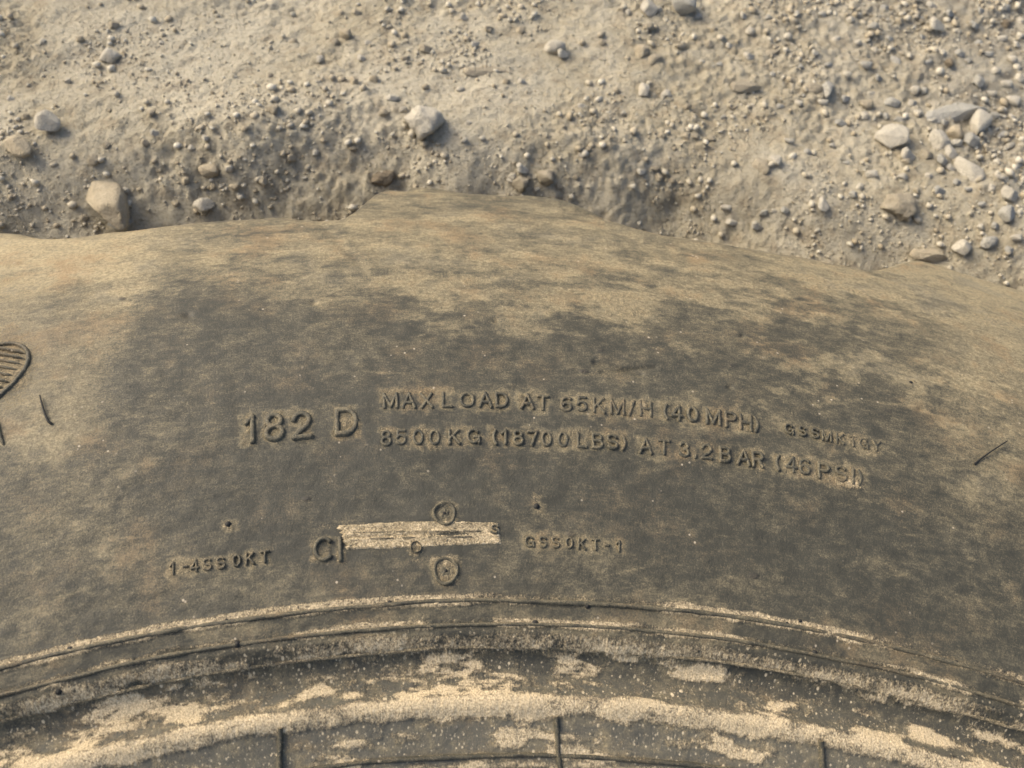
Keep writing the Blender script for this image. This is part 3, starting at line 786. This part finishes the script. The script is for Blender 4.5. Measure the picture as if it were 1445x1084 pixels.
def frame_at(r, th):
    n = Vector(surf_n(np.array(r), np.array(th))); rad = Vector((math.sin(th), math.cos(th), 0))
    tan = Vector((math.cos(th), -math.sin(th), 0)); up_ = n.cross(tan).normalized()
    m = Matrix.Identity(4); p = surf_pt(np.array(r), np.array(th))
    for q in range(3): m[q][0] = tan[q]; m[q][1] = up_[q]; m[q][2] = n[q]; m[q][3] = p[q]
    return m
for c, x, y, h in TXT:
    r, th = on_tyre(np.array(float(x)), np.array(float(y)))
    d = float(np.linalg.norm(surf_pt(r, th) - LOC))/D/S
    o = link('letter', glyph(c, h), SIDE)
    m = frame_at(float(r), float(th))
    # stretch for the slant at which the sidewall is seen
    o.matrix_world = m @ Matrix.Rotation(random.uniform(-.03, .03), 4, 'Z') @ Matrix.Diagonal((d*1.0, d*1.16, 1, 1))

# ---- strips raised from the surface along a path
def strip(name, path, width, height, mat, parent, closed=False, taper=False, polar=False, sink=.0006, wob=0.0, label=None):
    if polar: r, th = path
    else:
        pts = np.array(path, float)
        t = np.concatenate([[0], np.cumsum(np.hypot(*np.diff(pts, axis=0).T))])
        n = max(3, int(t[-1]/3)); tt = np.linspace(0, t[-1], n)
        px = np.interp(tt, t, pts[:, 0]); py = np.interp(tt, t, pts[:, 1])
        if n > 8:
            for _ in range(2):
                px[1:-1] = (px[:-2]+px[1:-1]*2+px[2:])/4; py[1:-1] = (py[:-2]+py[1:-1]*2+py[2:])/4
        r, th = on_tyre(px, py)
    n = len(r); P = surf_pt(r, th); N_ = surf_n(r, th)
    T = np.roll(P, -1, 0)-np.roll(P, 1, 0) if closed else np.gradient(P, axis=0)
    T /= np.linalg.norm(T, axis=1, keepdims=True)
    B = np.cross(N_, T)
    w_ = np.full(n, width); h_ = np.full(n, height)
    if wob:
        q = np.arange(n)/5.0
        h_ = h_*(1+wob*(vnoise(q, q*0, 7)*2-1)); w_ = w_*(1+.5*wob*(vnoise(q, q*0+5, 9)*2-1))
    if taper:
        e = np.minimum(np.arange(n), np.arange(n)[::-1])/max(1, n*.12); e = np.clip(e, .15, 1); h_ = h_*e; w_ = w_*(.4+.6*e)
    prof = [(-.5, None), (-.36, .62), (-.16, 1.0), (.16, 1.0), (.36, .62), (.5, None)]
    rows = []
    for a, b in prof:
        rows.append(P + B*(w_*a)[:, None] + N_*(np.full(n, -sink) if b is None else h_*b)[:, None])
    V = np.stack(rows, 1).reshape(-1, 3); k = len(prof)
    F = []
    for q in range(n if closed else n-1):
        q2 = (q+1) % n
        for e in range(k-1): F.append((q*k+e, q2*k+e, q2*k+e+1, q*k+e+1))
    F = np.array(F)[:, ::-1]
    return link(name, make_mesh(name, V, F, mat), parent, label=label)
ths = np.concatenate([np.arange(-.42, .42, .002), np.linspace(.42, 2*math.pi-.42, 260)[:-1]])
def wobr(R, sd): return R + (vnoise(ths*18, ths*0+sd, sd)-.5)*.0007
RIDGES = (.6126, .6046, .5602)
# radii straight from the photograph's ridge lines
R1 = float(on_tyre(np.array([500., 722, 947]), np.array([857., 848, 860]))[0].mean())
R2 = float(on_tyre(np.array([500., 757, 980]), np.array([891., 880.5, 898]))[0].mean())
R3 = float(on_tyre(np.array([584., 777, 980]), np.array([1072., 1067, 1079]))[0].mean())
RC = float(on_tyre(np.array([549., 722, 826]), np.array([991., 985, 988]))[0].mean())
print('radii', R1, R2, R3, RC, 'r3', on_tyre(np.array(739.), np.array(914.)))
strip('mould_ridge', (wobr(R1, 1), ths), .0020, .0010, M_RIDGE, SIDE, True, polar=True, wob=.35)
strip('mould_ridge', (wobr(R2, 2), ths), .0017, .0009, M_RIDGE, SIDE, True, polar=True, wob=.35)
R4 = float(on_tyre(np.array([480., 618, 739]), np.array([925., 916.5, 913]))[0].mean())
strip('mould_ridge', (wobr(R4, 4), ths), .0017, .0006, M_DUSTY, SIDE, True, polar=True, wob=.4)
strip('bead_ridge', (wobr(R3, 3), ths), .0020, .0011, M_RIB, SIDE, True, polar=True, wob=.3)
strip('radial_rib', [(396, 1026), (394, 1100)], .0021, .0013, M_RIB, SIDE, wob=.2)
strip('radial_rib', [(785, 1010), (787, 1064), (792, 1090)], .0024, .0015, M_RIB, SIDE, wob=.2)
strip('radial_rib', [(1158, 1044), (1162, 1100)], .0023, .0015, M_RIB, SIDE, wob=.2)
# lip of the groove
# emblem at the left edge
EM = [(24, 486), (34, 490), (40, 498), (41, 509), (36, 521), (28, 531), (18, 543), (8, 552), (-2, 561), (-12, 566), (-22, 560), (-30, 545), (-36, 527), (-38, 510), (-34, 498), (-24, 491), (-10, 489), (6, 486), (15, 485), (24, 486)]
em = strip('emblem', EM, .0021, .0011, M_EMB, SIDE, label='raised oval emblem outline filled with slanting stripes')
for k in range(9):
    y0 = 492 + k*8.2
    def edge(y, side):
        pts = [p for p in EM]
        xs = []
        for (xa, ya), (xb, yb) in zip(pts, pts[1:]):
            if (ya-y)*(yb-y) <= 0 and ya != yb: xs.append(xa+(xb-xa)*(y-ya)/(yb-ya))
        return (max(xs) if side else min(xs)) if xs else None
    xl, xr = edge(y0+1, 0), edge(y0+9, 1)
    if xl is None or xr is None or xr-xl < 14: continue
    x0, x1 = xl+4, xr-5
    strip('emblem_stripe', [(x0, y0+8-(xr-x0)*.18), ((x0+x1)/2, y0+8-(xr-(x0+x1)/2)*.18), (x1, y0+8-(xr-x1)*.18)], .0015, .0014, M_EMB, SIDE, taper=True)
strip('raised_mark', [(-6, 588), (-1, 606), (1, 618), (5, 628)], .0015, .0010, M_RIDGE, SIDE, taper=True)

def whisker(name, pts, rad, label):
    cu = []
    pts = np.array(pts, float)
    t = np.linspace(0, 1, len(pts)); tt = np.linspace(0, 1, 22)
    px = np.interp(tt, t, pts[:, 0]); py = np.interp(tt, t, pts[:, 1]); hz = np.interp(tt, t, pts[:, 2])*1e-3
    for _ in range(3):
        for q in (px, py, hz): q[1:-1] = (q[:-2]+2*q[1:-1]+q[2:])/4
    r, th = on_tyre(px, py); P = surf_pt(r, th) + surf_n(r, th)*hz[:, None]
    T = np.gradient(P, axis=0); T /= np.linalg.norm(T, axis=1, keepdims=True)
    A = np.cross(T, [0, 0, 1.]); A /= np.linalg.norm(A, axis=1, keepdims=True); B = np.cross(T, A)
    k = 8; ang = np.arange(k)/k*2*math.pi
    rad = rad*np.linspace(1.15, .6, 22)
    V = (P[:, None] + rad[:, None, None]*(np.cos(ang)[None, :, None]*A[:, None]+np.sin(ang)[None, :, None]*B[:, None])).reshape(-1, 3)
    F = [(a*k+b, a*k+(b+1) % k, (a+1)*k+(b+1) % k, (a+1)*k+b) for a in range(21) for b in range(k)]
    me = make_mesh(name, V, np.array(F), M_HAIR)
    return link(name, me, SIDE, label=label)
whisker('vent_whisker', [(74, 599, .2), (69, 597, .9), (64, 585, 1.2), (60, 570, 1.4), (58, 561, 1.6)], .00048, 'black rubber whisker curling up at the left')
whisker('vent_whisker', [(1374, 656, .2), (1381, 650, .9), (1397, 639, 1.4), (1418, 626, 2.0)], .00040, 'straight black rubber whisker at the right')

# vent nubs
def nub_mesh():
    bm = bmesh.new(); bmesh.ops.create_cone(bm, cap_ends=True, segments=14, radius1=.0012, radius2=.0009, depth=.0016)
    bmesh.ops.bevel(bm, geom=[e for e in bm.edges if all(v.co.z > 0 for v in e.verts)], offset=.0003, segments=2, affect='EDGES')
    me = bpy.data.meshes.new('vent_nub'); bm.to_mesh(me); bm.free(); me.materials.append(M_HAIR)
    for p in me.polygons: p.use_smooth = True
    return me
NUB = nub_mesh()
for x, y, sc in ((322, 740, 1.15), (757, 715, 1.2), (100, 916, 1.2), (335, 909, 1.25), (83, 976, 1.1), (550, 852, 1.1), (829, 855, 1.0), (755, 880, 1.3), (1149, 922, 1.2), (1110, 880, .9), (320, 876, 1.0), (1349, 935, .9),
                 (1128, 702+175, .9), (1285, 540, .8)):
    r, th = on_tyre(np.array(float(x)), np.array(float(y)))
    o = link('vent_nub', NUB, SIDE); o.matrix_world = frame_at(float(r), float(th)) @ Matrix.Scale(sc, 4)

# screw bosses: a raised ring round a centre pin
def boss(x, y, rad_px, pin=True):
    r, th = on_tyre(np.array(float(x)), np.array(float(y))); m = frame_at(float(r), float(th))
    R = rad_px*S*1.02
    prof = [(R*1.08, -.0005), (R*1.02, .0008), (R*.93, .0013), (R*.82, .0010), (R*.72, .0001), (R*.55, -.0001), (R*.42, .0004), (R*.3, .0006), (R*.02, .0006)]
    k = 36; V = []; F = []
    for a, (q, z) in enumerate(prof):
        for b in range(k):
            t = b/k*2*math.pi; wv = 1+.04*math.sin(3*t+x)
            V.append((q*wv*math.cos(t), q*wv*math.sin(t)*1.12, z + .00012*math.sin(5*t+a)))
    for a in range(len(prof)-1):
        for b in range(k): F.append((a*k+b, a*k+(b+1) % k, (a+1)*k+(b+1) % k, (a+1)*k+b))
    o = link('screw_boss', make_mesh('screw_boss', V, np.array(F), M_BOSS), SIDE); o.matrix_world = m
    if pin:
        p = link('vent_nub', NUB, SIDE); p.matrix_world = m @ Matrix.Scale(1.0 if rad_px > 12 else .6, 4)
M_BOSS = rubber_material('boss_rubber', False, .34, .20)
boss(627, 725, 14.5); boss(629, 806, 15.5); boss(587, 773, 7)

# date plate: slab with long ridges, packed with sandy dust
def plate():
    nu, nv = 120, 26
    cx4 = [(475, 741), (706, 735), (711, 769), (487, 777)]
    U, Vv = np.meshgrid(np.linspace(0, 1, nu), np.linspace(0, 1, nv), indexing='ij')
    top = np.stack([475+(706-475)*U, 741-5*U - 4*np.sin(U*math.pi)], -1); bot = np.stack([487+(711-487)*U, 777-8*U + 1.5*np.sin(U*math.pi)], -1)
    pp = top*(1-Vv[..., None]) + bot*Vv[..., None]
    pp[..., 1] += (vnoise(U*30, Vv*6, 200)-.5)*1.6*(np.abs(Vv-.5)*2); pp[..., 0] += (vnoise(U*6+9, Vv*14, 201)-.5)*9*(1-sstep(0, .12, U))
    r, th = on_tyre(pp[..., 0], pp[..., 1]); P = surf_pt(r, th); N_ = surf_n(r, th)
    e = np.minimum(np.minimum(U*40, (1-U)*40), np.minimum(Vv*nv/2, (1-Vv)*nv/2)); e = np.clip(e, 0, 1)
    rid = .00042*np.exp(-((Vv-.42-.03*np.sin(U*5))/.05)**2) + .00042*np.exp(-((Vv-.62+.02*np.sin(U*7))/.04)**2) - .0003*np.exp(-((Vv-.52)/.05)**2)
    rid = rid*sstep(.0, .1, U)*(1-sstep(.62, .95, U)*.8)
    hgt = -.0007 + e*.00125 + rid + (fbm(U*140, Vv*24, 205, 2)-.5)*.0006*e
    P = P + N_*hgt[..., None]
    i = np.arange(nu*nv).reshape(nu, nv)
    F = np.stack([i[:-1, :-1], i[:-1, 1:], i[1:, 1:], i[1:, :-1]], -1).reshape(-1, 4)
    me = make_mesh('date_plate', P.reshape(-1, 3), F, M_PLATE)
    fattr(me, 'rid', rid.ravel())
    link('date_plate', me, SIDE, label='sand coloured dusty plate with long ridges')
    for x0, x1, y0, y1, wd in ((486, 700, 753.5, 750, .0012), (500, 690, 762, 758, .0010)):
        strip('plate_ridge', [(x0, y0), ((x0*2+x1)/3, y0-2.2), ((x0+2*x1)/3, y1+.6), (x1, y1)], wd, .0009, M_DUSTY, SIDE, taper=True, wob=.5)
    r, th = on_tyre(np.array(698.), np.array(748.))
    o = link('letter', glyph('S', 13), SIDE); o.matrix_world = frame_at(float(r), float(th)) @ Matrix.Translation((0, 0, .0004)) @ Matrix.Rotation(-.2, 4, 'Z')
plate()
print('tris', sum(len(o.data.loops)-2*len(o.data.polygons) for o in scene.objects if o.type == 'MESH'))
